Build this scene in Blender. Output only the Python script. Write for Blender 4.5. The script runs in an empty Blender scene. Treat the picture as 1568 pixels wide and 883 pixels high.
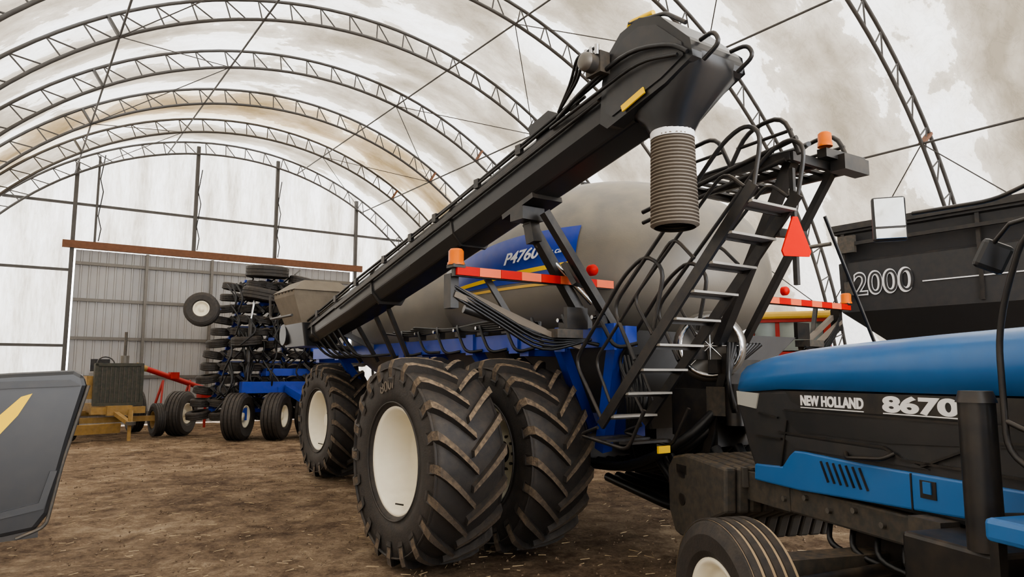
import bpy, math, random
from mathutils import Vector, Matrix, Euler, noise
random.seed(7)
PI=math.pi
def V(*a): return Vector(a)
def S(r,g,b):
    f=lambda c:(c/255/12.92 if c/255<=.04045 else ((c/255+.055)/1.055)**2.4)
    return (f(r),f(g),f(b))
# ------------------------------------------------------------ materials
def mat(name,col,rough=.5,metal=0,var=.15,scale=6,bump=0,bscale=60,dust=0,dustcol=S(150,128,100),spec=.5):
    m=bpy.data.materials.new(name); m.use_nodes=True
    nt=m.node_tree; N=nt.nodes; L=nt.links
    p=N['Principled BSDF']
    tc=N.new('ShaderNodeTexCoord'); no=N.new('ShaderNodeTexNoise'); no.inputs['Scale'].default_value=scale; no.inputs['Detail'].default_value=6
    L.new(tc.outputs['Object'],no.inputs['Vector'])
    mx=N.new('ShaderNodeMix'); mx.data_type='RGBA'
    mx.inputs[6].default_value=(*[c*(1-var) for c in col],1); mx.inputs[7].default_value=(*[min(1,c*(1+var)) for c in col],1)
    L.new(no.outputs['Fac'],mx.inputs[0]); out=mx.outputs[2]
    if dust>0:
        g=N.new('ShaderNodeNewGeometry'); sp=N.new('ShaderNodeSeparateXYZ'); L.new(g.outputs['Normal'],sp.inputs[0])
        mr=N.new('ShaderNodeMapRange'); mr.inputs[1].default_value=-.6; mr.inputs[2].default_value=1.0; L.new(sp.outputs['Z'],mr.inputs[0])
        n2=N.new('ShaderNodeTexNoise'); n2.inputs['Scale'].default_value=scale*1.7; n2.inputs['Detail'].default_value=8; L.new(tc.outputs['Object'],n2.inputs['Vector'])
        m2=N.new('ShaderNodeMapRange'); m2.inputs[1].default_value=.35; m2.inputs[2].default_value=.7; L.new(n2.outputs['Fac'],m2.inputs[0])
        mu=N.new('ShaderNodeMath'); mu.operation='MULTIPLY'; L.new(mr.outputs[0],mu.inputs[0]); L.new(m2.outputs[0],mu.inputs[1])
        m3=N.new('ShaderNodeMath'); m3.operation='MULTIPLY'; m3.inputs[1].default_value=dust; L.new(mu.outputs[0],m3.inputs[0])
        mz=N.new('ShaderNodeMix'); mz.data_type='RGBA'; L.new(m3.outputs[0],mz.inputs[0]); L.new(out,mz.inputs[6]); mz.inputs[7].default_value=(*dustcol,1); out=mz.outputs[2]
    L.new(out,p.inputs['Base Color'])
    p.inputs['Roughness'].default_value=rough; p.inputs['Metallic'].default_value=metal; p.inputs['Specular IOR Level'].default_value=spec
    if bump:
        nb=N.new('ShaderNodeTexNoise'); nb.inputs['Scale'].default_value=bscale; nb.inputs['Detail'].default_value=4; L.new(tc.outputs['Object'],nb.inputs['Vector'])
        b=N.new('ShaderNodeBump'); b.inputs['Strength'].default_value=bump; b.inputs['Distance'].default_value=.02; L.new(nb.outputs['Fac'],b.inputs['Height']); L.new(b.outputs[0],p.inputs['Normal'])
    return m
BLACK=mat('black_paint',S(33,33,34),.38,dust=.2)
DARK=mat('dark_plastic',S(48,49,51),.42,var=.1,dust=.12)
SATIN=mat('satin_black_plastic',S(40,41,43),.3,var=.08,dust=.05)
RUB=mat('tyre_rubber',S(46,43,41),.62,scale=9,bump=.15,dust=.3,dustcol=S(110,94,76))
LUG=mat('tyre_lug_dusty',S(78,69,60),.85,var=.5,scale=14,bump=.4,dust=.75,dustcol=S(168,144,114))
GROOVE=mat('dusty_groove',S(170,148,118),.9,var=.2)
RIM=mat('cream_rim_paint',S(234,227,205),.35,var=.05,dust=.15)
BLUE=mat('implement_blue_paint',S(20,60,160),.35,dust=.15)
TBLUE=mat('tractor_blue_paint',S(46,106,166),.3,var=.06,scale=3,dust=.15,dustcol=S(150,150,150))
TANK=mat('grey_poly_tank',S(112,107,99),.42,var=.06,scale=2,bump=.05,dust=.55,dustcol=S(158,146,124))
TANKD=mat('hopper_grey',S(92,92,92),.5,dust=.2)
STEEL=mat('galvanised_steel',S(108,104,98),.5,.5,var=.2,scale=10)
TRUSS=mat('truss_steel',S(82,80,78),.6,.3,var=.25,scale=4)
CHROME=mat('bright_metal',S(190,190,190),.2,1,var=.05)
ALU=mat('worn_tread_steel',S(150,145,137),.5,.3,var=.25)
YEL=mat('yellow_decal',S(240,196,20),.5,var=.05)
YELP=mat('old_yellow_paint',S(146,116,64),.75,var=.5,scale=8,dust=.7)
WHT=mat('white_decal',S(235,235,235),.5,var=.03)
RED=mat('red_reflective',S(195,30,22),.5,var=.06,spec=.2)
ORG=mat('orange_reflective',S(235,115,80),.5,var=.06,spec=.2)
SMV=mat('slow_vehicle_red',S(215,32,12),.7,var=.06,spec=.1)
AMB=mat('amber_lens',S(210,105,20),.3,var=.1,spec=.3)
REDP=mat('red_tractor_paint',S(165,34,26),.45,var=.15,dust=.12)
YROOF=mat('tan_yellow_roof',S(225,185,80),.5,var=.1)
GLS=mat('cab_glass',S(150,160,158),.08,.35,var=.1)
MIR=mat('mirror_glass',S(205,210,212),.03,1,var=.02)
LENS=mat('headlight_lens',S(195,195,188),.15,.2,var=.05)
WOOD=mat('wood_header',S(112,78,58),.8,var=.3,scale=10)
TARP=mat('tan_tarp',S(112,103,90),.8,var=.3,scale=5,bump=.3,bscale=12)
HOSE=mat('grey_rubber_hose',S(110,101,90),.7,var=.12)
BHOSE=mat('black_hose',S(28,28,29),.4,var=.1)
RAD=mat('radiator_core',S(60,62,56),.8,var=.3,dust=.3)
GDECAL=mat('stripe_gold',S(222,180,80),.4,var=.04)
MGREY=mat('mid_grey_iron',S(72,70,67),.6,.2,var=.25,scale=12,dust=.5)

# ------------------------------------------------------------ builder
class B:
    def __init__(s,name,loc=(0,0,0),rz=0):
        s.e=bpy.data.objects.new(name,None); s.e.location=loc; s.e.rotation_euler=(0,0,rz); s.e.empty_display_size=.1
        bpy.context.collection.objects.link(s.e); s.P={}; s.bev={}
    def add(s,part,vs,fs,m,smooth=False):
        p=s.P.setdefault(part,dict(v=[],f=[],mi=[],sm=[],mats=[]))
        if m not in p['mats']: p['mats'].append(m)
        k=p['mats'].index(m); o=len(p['v'])
        p['v'].extend([tuple(v) for v in vs])
        for f in fs: p['f'].append([i+o for i in f]); p['mi'].append(k); p['sm'].append(smooth)
    def box(s,part,c,sz,m,rot=None):
        c=Vector(c); R=Euler(rot).to_matrix() if rot else Matrix.Identity(3)
        vs=[c+R@Vector((x*sz[0]/2,y*sz[1]/2,z*sz[2]/2)) for x in(-1,1) for y in(-1,1) for z in(-1,1)]
        s.add(part,vs,[(0,1,3,2),(4,6,7,5),(0,4,5,1),(2,3,7,6),(0,2,6,4),(1,5,7,3)],m)
    def beam(s,part,p,q,w,h,m,up=(0,0,1)):
        p=Vector(p);q=Vector(q);d=(q-p).normalized();u=Vector(up)
        if abs(d.dot(u))>.98: u=Vector((0,1,0))
        a=d.cross(u).normalized(); b=a.cross(d)
        vs=[e+a*i*w/2+b*j*h/2 for e in(p,q) for i,j in((-1,-1),(1,-1),(1,1),(-1,1))]
        s.add(part,vs,[(0,1,2,3),(7,6,5,4),(0,4,5,1),(1,5,6,2),(2,6,7,3),(3,7,4,0)],m)
    def loft(s,part,rings,m,smooth=True,caps=True,closed=True):
        n=len(rings[0]); vs=[p for r in rings for p in r]; fs=[]
        for i in range(len(rings)-1):
            for j in range(n if closed else n-1):
                k=(j+1)%n; fs.append((i*n+j,i*n+k,(i+1)*n+k,(i+1)*n+j))
        s.add(part,vs,fs,m,smooth)
        if caps:
            s.add(part,rings[0],[tuple(range(n))],m); s.add(part,rings[-1],[tuple(range(n))],m)
    def tube(s,part,pts,r,m,n=8,fil=0):
        pts=[Vector(p) for p in pts]
        if fil:
            out=[pts[0]]
            for i in range(1,len(pts)-1):
                a,b,c=pts[i-1:i+2]; ra=min(fil,(a-b).length*.45); rc=min(fil,(c-b).length*.45)
                A=b+(a-b).normalized()*ra; C=b+(c-b).normalized()*rc
                for t in(0,.25,.5,.75,1): out.append(A*(1-t)**2+b*2*t*(1-t)+C*t*t)
            out.append(pts[-1]); pts=out
        rings=[]; N=None
        for i,p in enumerate(pts):
            d=((pts[min(i+1,len(pts)-1)]-pts[max(i-1,0)])).normalized()
            if N is None:
                N=d.orthogonal().normalized()
            else:
                N=(N-d*N.dot(d)).normalized()
            Bn=d.cross(N)
            rings.append([p+(N*math.cos(2*PI*j/n)+Bn*math.sin(2*PI*j/n))*r for j in range(n)])
        s.loft(part,rings,m)
    def cyl(s,part,p,q,r,m,r2=None,n=20):
        p=Vector(p);q=Vector(q);d=(q-p).normalized();a=d.orthogonal().normalized();b=d.cross(a)
        r2=r if r2 is None else r2
        s.loft(part,[[e+(a*math.cos(2*PI*j/n)+b*math.sin(2*PI*j/n))*R for j in range(n)] for e,R in((p,r),(q,r2))],m)
    def lathe(s,part,o,ax,prof,m,n=40,smooth=True):
        o=Vector(o);d=Vector(ax).normalized();a=d.orthogonal().normalized();b=d.cross(a)
        rings=[[o+d*h+(a*math.cos(2*PI*j/n)+b*math.sin(2*PI*j/n))*r for j in range(n)] for r,h in prof]
        s.loft(part,rings,m,smooth,caps=False)
    def extr(s,part,poly,t0,t1,m,fn=None):
        fn=fn or (lambda a,b,t:(t,a,b)); n=len(poly)
        vs=[fn(a,b,t) for t in(t0,t1) for a,b in poly]
        s.add(part,vs,[tuple(range(n)),tuple(range(n,2*n))]+[(i,(i+1)%n,(i+1)%n+n,i+n) for i in range(n)],m)
    def sq(s,part,c,a,p,m,nu=48,nv=28,low=1):
        c=Vector(c);rings=[]
        for i in range(nv+1):
            t=-PI/2+PI*i/nv; r=[]
            for j in range(nu):
                f=2*PI*j/nu; d=(math.cos(t)*math.cos(f),math.cos(t)*math.sin(f),math.sin(t))
                k=sum(abs(d[q]/a[q])**p for q in range(3))**(-1/p)
                z=d[2]*k; r.append(c+Vector((d[0]*k,d[1]*k,z if z>0 else z*low)))
            rings.append(r)
        s.loft(part,rings,m,True,False)
    def text(s,part,t,loc,cols,size,m,bold=.0,shear=0,w=None,ext=.003):
        c=bpy.data.curves.new(part,'FONT'); c.body=t; c.size=size; c.extrude=ext; c.offset=bold; c.shear=shear
        o=bpy.data.objects.new(part,c); bpy.context.collection.objects.link(o)
        bpy.context.view_layer.update()
        me=bpy.data.meshes.new_from_object(o); bpy.data.objects.remove(o)
        xs=[v.co.x for v in me.vertices]; sx=1 if w is None else w/(max(xs)-min(xs))
        X,Y,Z=[Vector(q) for q in cols]; L=Vector(loc)
        s.add(part,[L+X*v.co.x*sx+Y*v.co.y+Z*v.co.z for v in me.vertices],[tuple(p.vertices) for p in me.polygons],m)
    def done(s):
        import bmesh
        for k,p in s.P.items():
            me=bpy.data.meshes.new(k); me.from_pydata(p['v'],[],p['f'])
            for m in p['mats']: me.materials.append(m)
            for i,po in enumerate(me.polygons): po.material_index=p['mi'][i]; po.use_smooth=p['sm'][i]
            bm=bmesh.new(); bm.from_mesh(me); bmesh.ops.recalc_face_normals(bm,faces=bm.faces); bm.to_mesh(me); bm.free()
            o=bpy.data.objects.new(k,me); bpy.context.collection.objects.link(o); o.parent=s.e
            if k in s.bev:
                bv=o.modifiers.new('bevel','BEVEL'); bv.width=s.bev[k]; bv.segments=2; bv.limit_method='ANGLE'; bv.angle_limit=.6
        return s.e
SIDE=((0,-1,0),(0,0,1),(-1,0,0))   # lettering that faces -X

def ag_tyre(b,part,c,R=.95,W=.67,rr=.475,nl=20,out=-1,lugm=LUG,dish=.05,hub=True):
    c=Vector(c); h=R-rr
    pr=[(-.40,rr),(-.47,rr+.08*h),(-.5,rr+.35*h),(-.505,rr+.6*h),(-.48,rr+.8*h),(-.43,R-.08),(-.25,R-.055),(0,R-.05)]
    pr=pr+[(-x,r) for x,r in reversed(pr[:-1])]
    b.lathe(part+'_casing',c,(1,0,0),[(r,x*W) for x,r in pr],RUB,n=64)
    for q in(.12,.78): 
        for sg in(-1,1): b.lathe(part+'_sidewall_ring',c,(sg,0,0),[(rr+q*h-.008,.485*W),(rr+q*h-.005,.515*W if q>.5 else .498*W),(rr+q*h+.005,.515*W if q>.5 else .498*W),(rr+q*h+.008,.485*W)],RUB,n=64)
    for sg in(-1,1):
        for i in range(nl):
            p0=2*PI*(i+(.5 if sg>0 else 0))/nl
            rings=[]
            for x,rt,rb,w in((-.03,R,R-.08,.05),(.12,R+.003,R-.08,.055),(.28,R,R-.09,.06),(.42,R-.012,R-.12,.07),(.495,R-.03,R-.16,.08),(.525,R-.10,R-.2,.085),(.515,R-.2,R-.24,.07)):
                ph=p0+1.05*x*W - (.25*(x*W)**2)
                def P(rad,dt): 
                    a=ph+dt/R
                    return c+Vector((sg*x*W,-math.cos(a)*rad,math.sin(a)*rad))
                rings.append([P(rb,-w*.75),P(rt,-w*.5),P(rt,w*.5),P(rb,w*.75)])
            vs=[q for r in rings for q in r]
            for j in range(4):
                fs=[(k*4+j,k*4+(j+1)%4,(k+1)*4+(j+1)%4,(k+1)*4+j) for k in range(len(rings)-1)]
                b.add(part+'_lugs',vs,fs,lugm if j==1 else RUB)
            b.add(part+'_lugs',rings[0],[(0,1,2,3)],RUB); b.add(part+'_lugs',rings[-1],[(0,1,2,3)],RUB)
    o=out
    b.lathe(part+'_rim',c,(o,0,0),[(rr+.0,.38*W),(rr+.03,.42*W),(rr+.025,.435*W),(rr-.005,.43*W),(rr-.02,.40*W),(rr-.03,.34*W),(rr-.055,.32*W),(rr-.06,.2*W),(rr-.085,.18*W),(rr-.09,dish*W+.02),(rr-.13,dish*W),(.2,dish*W),(.18,dish*W+.03),(.15,dish*W+.05),(.0,dish*W+.05)],RIM,n=56)
    if hub:
        for i in range(10):
            a=2*PI*i/10
            q=c+Vector((o*(dish*W+.0),math.cos(a)*.165,math.sin(a)*.165)); b.cyl(part+'_bolts',q,q+Vector((o*.06,0,0)),.016,MGREY,n=6)
        b.cyl(part+'_hub',c+Vector((o*(dish*W),0,0)),c+Vector((o*(dish*W+.12),0,0)),.1,RIM,n=20)
    b.cyl(part+'_valve',c+Vector((o*.3*W,.0,-(rr-.07))),c+Vector((o*.42*W,0,-(rr-.09))),.008,BLACK,n=6)

def small_tyre(b,part,c,R,W,ax=(1,0,0),rim=None,ribs=3,rr=None,m=RUB,n=28,groove=False):
    rr=rr or R*.5; pr=[(rr,-.38*W),(rr+.1*R,-.48*W),(R*.82,-.5*W),(R*.95,-.42*W)]
    top=[]
    k=ribs
    for i in range(k):
        x0=-.40*W+.8*W*i/k; x1=x0+.8*W/k
        top+=[(R*.97,x0),(R,x0+.01*W),(R,x1-.06*W),(R*.965,x1-.05*W)]
    pr=pr+top+[(R*.95,.42*W),(R*.82,.5*W),(rr+.1*R,.48*W),(rr,.38*W)]
    b.lathe(part,c,ax,pr,m,n=n,smooth=False)
    if groove: b.lathe(part+'_groove_dust',c,ax,[(R*.983,-.405*W),(R*.983,.405*W)],GROOVE,n=n)
    if rim:
        for o in(1,-1):
            d=Vector(ax)*o
            b.lathe(part+'_rim',c,d,[(rr+.01,.38*W),(rr+.01,.42*W),(rr*.93,.41*W),(rr*.85,.3*W),(rr*.8,.18*W),(rr*.4,.15*W),(rr*.35,.3*W),(0,.32*W)],rim,n=n)

# ------------------------------------------------------------ room
def simple_obj(name,vs,fs,mats,smooth=False,mi=None):
    me=bpy.data.meshes.new(name); me.from_pydata([tuple(v) for v in vs],[],fs)
    for m in mats: me.materials.append(m)
    for i,p in enumerate(me.polygons):
        p.use_smooth=smooth
        if mi: p.material_index=mi[i]
    o=bpy.data.objects.new(name,me); bpy.context.collection.objects.link(o); return o
def fabric(name,wall=False):
    m=bpy.data.materials.new(name); m.use_nodes=True; nt=m.node_tree;N=nt.nodes;L=nt.links
    N.remove(N['Principled BSDF']); out=N['Material Output']
    g=N.new('ShaderNodeNewGeometry'); sp=N.new('ShaderNodeSeparateXYZ'); L.new(g.outputs['Position'],sp.inputs[0])
    def math_(op,a,b=None,c=None):
        n=N.new('ShaderNodeMath'); n.operation=op
        for i,x in enumerate((a,b,c)):
            if x is None: continue
            if isinstance(x,(int,float)): n.inputs[i].default_value=x
            else: L.new(x,n.inputs[i])
        return n.outputs[0]
    mp=N.new('ShaderNodeMapping'); L.new(g.outputs['Position'],mp.inputs[0])
    mp.inputs['Scale'].default_value=(1.6,1.6,.25) if wall else (.5,.75,.5)
    def noi(sc,de,ro,dist=0):
        n=N.new('ShaderNodeTexNoise'); n.inputs['Scale'].default_value=sc; n.inputs['Detail'].default_value=de; n.inputs['Roughness'].default_value=ro; n.inputs['Distortion'].default_value=dist
        L.new(mp.outputs[0],n.inputs['Vector']); return n.outputs['Fac']
    n1=noi(1.0 if wall else .8,10,.58,.3); n2=noi(9,8,.6)
    if wall:
        f=math_('ADD',math_('MULTIPLY',n1,.75),math_('MULTIPLY',n2,.3))
        f=math_('ADD',f,.02)
    else:
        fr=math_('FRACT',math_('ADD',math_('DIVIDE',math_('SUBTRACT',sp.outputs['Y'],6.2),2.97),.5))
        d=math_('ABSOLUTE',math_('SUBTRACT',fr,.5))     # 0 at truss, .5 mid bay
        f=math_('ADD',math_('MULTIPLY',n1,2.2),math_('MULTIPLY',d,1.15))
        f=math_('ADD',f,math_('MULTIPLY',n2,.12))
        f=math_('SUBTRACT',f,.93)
    cr=N.new('ShaderNodeValToRGB'); L.new(f,cr.inputs[0]); e=cr.color_ramp.elements
    if wall:
        e[0].position=.42; e[0].color=(.94,.95,.95,1); e[1].position=.78; e[1].color=(*S(150,140,122),1)
        x=e.new(.56); x.color=(*S(222,220,214),1)
    else:
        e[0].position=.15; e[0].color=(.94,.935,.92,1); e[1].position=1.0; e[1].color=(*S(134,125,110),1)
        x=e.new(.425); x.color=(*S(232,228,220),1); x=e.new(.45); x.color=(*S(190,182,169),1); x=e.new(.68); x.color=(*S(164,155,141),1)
    n3=noi(3.2,8,.7,1.2); vein=math_('ABSOLUTE',math_('SUBTRACT',n3,.5))
    vr=N.new('ShaderNodeMapRange'); vr.inputs[1].default_value=0; vr.inputs[2].default_value=.03; vr.inputs[3].default_value=.85; vr.inputs[4].default_value=1; L.new(vein,vr.inputs[0])
    mv=N.new('ShaderNodeMix'); mv.data_type='RGBA'; mv.blend_type='MULTIPLY'; mv.inputs[0].default_value=.8
    cb=N.new('ShaderNodeCombineColor'); 
    for i in range(3): L.new(vr.outputs[0],cb.inputs[i])
    L.new(cr.outputs[0],mv.inputs[6]); L.new(cb.outputs[0],mv.inputs[7]); col=mv.outputs[2]
    if not wall:
        o1=N.new('ShaderNodeMapRange'); o1.inputs[1].default_value=21.0; o1.inputs[2].default_value=21.4; L.new(sp.outputs['Y'],o1.inputs[0])
        o1b=N.new('ShaderNodeMapRange'); o1b.inputs[1].default_value=24.3; o1b.inputs[2].default_value=23.9; L.new(sp.outputs['Y'],o1b.inputs[0])
        o2=math_('MULTIPLY',math_('MULTIPLY',o1.outputs[0],o1b.outputs[0]),math_('MULTIPLY',n1,1.0))
        mo=N.new('ShaderNodeMix'); mo.data_type='RGBA'; mo.blend_type='MULTIPLY'; L.new(o2,mo.inputs[0]); L.new(col,mo.inputs[6]); mo.inputs[7].default_value=(*S(225,195,130),1); col=mo.outputs[2]
    df=N.new('ShaderNodeBsdfDiffuse'); tr=N.new('ShaderNodeBsdfTranslucent'); L.new(col,df.inputs[0]); L.new(col,tr.inputs[0])
    ms=N.new('ShaderNodeMixShader'); ms.inputs[0].default_value=.30 if not wall else .46
    L.new(df.outputs[0],ms.inputs[1]); L.new(tr.outputs[0],ms.inputs[2]); L.new(ms.outputs[0],out.inputs[0])
    return m
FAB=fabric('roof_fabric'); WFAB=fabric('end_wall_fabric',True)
CX,CZ,RO,RI=6.3,.2,9.92,9.43
Y0,Y1=-7.0,27.1
vs=[];fs=[];na=72;ny=136;ys=[Y0+(Y1-Y0)*i/ny for i in range(ny+1)]
for y in ys:
    for j in range(na+1):
        a=PI*j/na; dd=abs(((y-6.2)/2.97+.5)%1-.5)*2
        r=RO-.12*dd**1.5
        vs.append((CX+r*math.cos(a),y,CZ+r*math.sin(a)))
for i in range(ny):
    for j in range(na): k=i*(na+1)+j; fs.append((k,k+1,k+na+2,k+na+1))
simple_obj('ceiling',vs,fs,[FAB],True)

# trusses
def truss_mesh():
    t=B('tmp'); n=44
    def P(r,a): return (CX+r*math.cos(a),0,CZ+r*math.sin(a))
    t.tube('m',[P(RO-.07,PI*j/72) for j in range(73)],.038,TRUSS,8)
    t.tube('m',[P(RI,PI*j/72) for j in range(73)],.038,TRUSS,8)
    for j in range(n):
        a=PI*j/n; a2=PI*(j+.5)/n
        t.cyl('m',P(RI,a),P(RO-.07,a2),.016,TRUSS,n=6); t.cyl('m',P(RO-.07,a2),P(RI,a2),.016,TRUSS,n=6)
    e=t.done(); o=e.children[0]; me=o.data; bpy.data.objects.remove(o); bpy.data.objects.remove(e); return me
tm=truss_mesh()
TY=[6.2+2.97*k for k in range(-4,8)]
for y in TY:
    o=bpy.data.objects.new('roof_truss',tm); o.location=(0,y if y<26.9 else 26.85,0); bpy.context.collection.objects.link(o)
b=B('roof_purlins')
for deg in(18,38,58,76,104,122,142,162):
    a=math.radians(deg); x=CX+(RI)*math.cos(a); z=CZ+(RI)*math.sin(a)
    b.tube('purlin',[(x,-6.5,z),(x,26.8,z)],.022,TRUSS,6)
for k in range(len(TY)-1):
    for d0,d1 in((18,38),(58,76),(122,104),(162,142)):
        if k%2==0: d0,d1=d1,d0
        p=[]
        for d,y in((d0,TY[k]),(d1,min(TY[k+1],26.8))):
            a=math.radians(d); p.append((CX+RI*math.cos(a),y,CZ+RI*math.sin(a)))
        b.tube('cross_brace',p,.012,TRUSS,5)
    for deg in(38,58,122,142):
        a=math.radians(deg); x=CX+RI*math.cos(a); z=CZ+RI*math.sin(a)
        x2=CX+(RO-.07)*math.cos(a); z2=CZ+(RO-.07)*math.sin(a)
        b.beam('purlin_bracket',(x,TY[k],z),(x2,TY[k],z2),.05,.12,WOOD if deg<90 else TRUSS,up=(0,1,0))
b.done()

# end wall: gable above the door plus the two side pieces
DX0,DX1,DZ=1.5,11.0,5.75
xs=[CX-RO+.02+(2*RO-.04)*i/80 for i in range(81)]+[DX0-.08,DX1+.08]; xs=sorted(xs)
def az(x): return CZ+math.sqrt(max(0,RO*RO-(x-CX)**2))
for side in('gable','left','right'):
    b=B('wall_back')
    for x0,x1 in zip(xs[:-1],xs[1:]):
        xm=(x0+x1)/2; inn=DX0-.08<xm<DX1+.08
        if side=='gable': z0=DZ+.02; t=(az(x0),az(x1))
        else:
            if inn or (side=='left')!=(xm<CX): continue
            z0=0; t=(min(az(x0),DZ+.02),min(az(x1),DZ+.02))
        if t[0]<=z0 or t[1]<=z0: continue
        b.add('fabric_panel',[(x0,27.1,z0),(x1,27.1,z0),(x1,27.1,t[1]),(x0,27.1,t[0])],[(0,1,2,3)],WFAB)
    if side=='gable':
        for x in(-1.2,DX0-.12,5.05,7.9,DX1+.12,13.7): b.beam('column',(x,26.95,DZ+.02),(x,26.95,az(x)-.2),.12,.12,TRUSS)
        b.beam('column',(2.0,26.95,DZ+.02),(2.0,26.95,az(2.0)-.2),.07,.07,TRUSS)
        h=math.sqrt(RO*RO-(7.25-CZ)**2)-.1; b.beam('girt',(CX-h,26.98,7.25),(CX+h,26.98,7.25),.05,.09,TRUSS)
        b.beam('header_board',(DX0-.4,26.9,DZ+.14),(DX1+.4,26.9,DZ+.14),.14,.24,WOOD)
        for x in(2.0,5.05,7.9): b.tube('cable',[(x+.1+.06*math.sin(i*2.1),26.88,DZ+.3+i*.42) for i in range(8)],.018,BHOSE,5)
    else:
        l=side=='left'
        for x in((-1.2,DX0-.12) if l else(DX1+.12,13.7)): b.beam('column',(x,26.95,0),(x,26.95,DZ+.02),.12,.12,TRUSS)
        for z in(1.2,2.6,5.05):
            h=math.sqrt(RO*RO-(z-CZ)**2)-.1
            b.beam('girt',(CX-h if l else DX1+.1,26.98,z),(DX0-.1 if l else CX+h,26.98,z),.05,.09,TRUSS)
    b.done()
DOOR=mat('door_sheet_metal',S(156,156,156),.5,.15,var=.18,scale=1.2,dust=.3)
b=B('door_1')
pts=[];x=DX0;pt=[(0,0),(.14,0),(.16,.03),(.2,.03),(.22,0)]
while x<DX1-.22:
    for dx,dy in pt: pts.append((x+dx,27.05-dy))
    x+=.25
n=len(pts); b.add('ribbed_sheet',[(x,y,0.02) for x,y in pts]+[(x,y,DZ) for x,y in pts],[(i,i+1,i+1+n,i+n) for i in range(n-1)],DOOR)
for z in(.4,1.6,2.85,4.1,5.3): b.beam('door_girt',(DX0,26.97,z),(DX1,26.97,z),.06,.1,STEEL)
for x in(3.6,5.7,8.0): b.beam('door_stile',(x,26.93,.05),(x,26.93,DZ),.09,.09,STEEL)
b.done()

# floor
def dirt():
    m=bpy.data.materials.new('packed_dirt'); m.use_nodes=True; nt=m.node_tree;N=nt.nodes;L=nt.links;p=N['Principled BSDF']
    g=N.new('ShaderNodeNewGeometry')
    def ns(sc,de=8,ro=.6):
        n=N.new('ShaderNodeTexNoise'); n.inputs['Scale'].default_value=sc; n.inputs['Detail'].default_value=de; n.inputs['Roughness'].default_value=ro; L.new(g.outputs['Position'],n.inputs['Vector']); return n.outputs['Fac']
    a=ns(.6);c=ns(3.0,10,.74);d=ns(26,6,.75)
    ad=N.new('ShaderNodeMath'); ad.operation='MULTIPLY_ADD'; L.new(a,ad.inputs[0]); ad.inputs[1].default_value=.5; 
    m2=N.new('ShaderNodeMath'); m2.operation='MULTIPLY'; L.new(c,m2.inputs[0]); m2.inputs[1].default_value=.65; L.new(m2.outputs[0],ad.inputs[2])
    a3=N.new('ShaderNodeMath'); a3.operation='MULTIPLY_ADD'; L.new(d,a3.inputs[0]); a3.inputs[1].default_value=.35; L.new(ad.outputs[0],a3.inputs[2])
    cr=N.new('ShaderNodeValToRGB'); L.new(a3.outputs[0],cr.inputs[0]); e=cr.color_ramp.elements
    e[0].position=.56; e[0].color=(*S(66,53,43),1); e[1].position=.93; e[1].color=(*S(194,172,144),1)
    x=e.new(.68); x.color=(*S(112,93,75),1); x=e.new(.78); x.color=(*S(146,125,102),1)
    L.new(cr.outputs[0],p.inputs['Base Color']); p.inputs['Roughness'].default_value=.95; p.inputs['Specular IOR Level'].default_value=.2
    bp=N.new('ShaderNodeBump'); bp.inputs['Strength'].default_value=1.0; bp.inputs['Distance'].default_value=.1; L.new(a3.outputs[0],bp.inputs['Height']); L.new(bp.outputs[0],p.inputs['Normal'])
    return m
DIRT=dirt()
vs=[];fs=[];nx,ny=260,340
for j in range(ny+1):
    for i in range(nx+1):
        x=-8+26*i/nx;y=-10+38*j/ny
        z=.025*noise.noise(V(x*.7,y*.7,0))+.02*noise.noise(V(x*2.3,y*2.3,4))+.022*noise.noise(V(x*5,y*5,2))-.02
        z-=.02*math.exp(-((x-1.2-.25*math.sin(y*.4))/.25)**2)+.02*math.exp(-((x+.8-.25*math.sin(y*.4))/.25)**2)
        vs.append((x,y,z))
for j in range(ny):
    for i in range(nx): k=j*(nx+1)+i; fs.append((k,k+1,k+nx+2,k+nx+1))
FLOOR=simple_obj('floor',vs,fs,[DIRT],True)
simple_obj('ground_outside',[(-60,-60,-.08),(70,-60,-.08),(70,70,-.08),(-60,70,-.08)],[(0,1,2,3)],[DIRT])
CLOD=mat('dirt_clod',S(112,94,76),.95,var=.3); STRAW=mat('straw',S(168,146,112),.8,var=.2)
vs=[];fs=[];mi=[]
for i in range(4600):
    y=random.choice((8,14,24)); y=random.uniform(1.5,y+1); x=random.uniform(-2,7)+random.uniform(0,3)
    o=len(vs)
    if i%4:
        s=random.uniform(.004,.02); c=V(x,y,-.008)
        for d in((1,0,0),(-1,0,0),(0,1,0),(0,-1,0),(0,0,1),(0,0,-1)): vs.append(c+Vector(d)*s*random.uniform(.6,1.2))
        for f in((0,2,4),(2,1,4),(1,3,4),(3,0,4),(2,0,5),(1,2,5),(3,1,5),(0,3,5)): fs.append([q+o for q in f]); mi.append(0)
    else:
        a=random.uniform(0,PI); l=random.uniform(.015,.06); d=V(math.cos(a),math.sin(a),0)*l; w=V(-math.sin(a),math.cos(a),0)*.0025
        c=V(x,y,.0); vs+= [c-d-w,c-d+w,c+d+w,c+d-w,c-d+V(0,0,.004),c+d+V(0,0,.006)]
        fs+=[[o,o+1,o+2,o+3],[o,o+4,o+5,o+3],[o+1,o+4,o+5,o+2]]; mi+=[1,1,1]
simple_obj('straw_and_clods',vs,fs,[CLOD,STRAW],False,mi).parent=FLOOR

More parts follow.
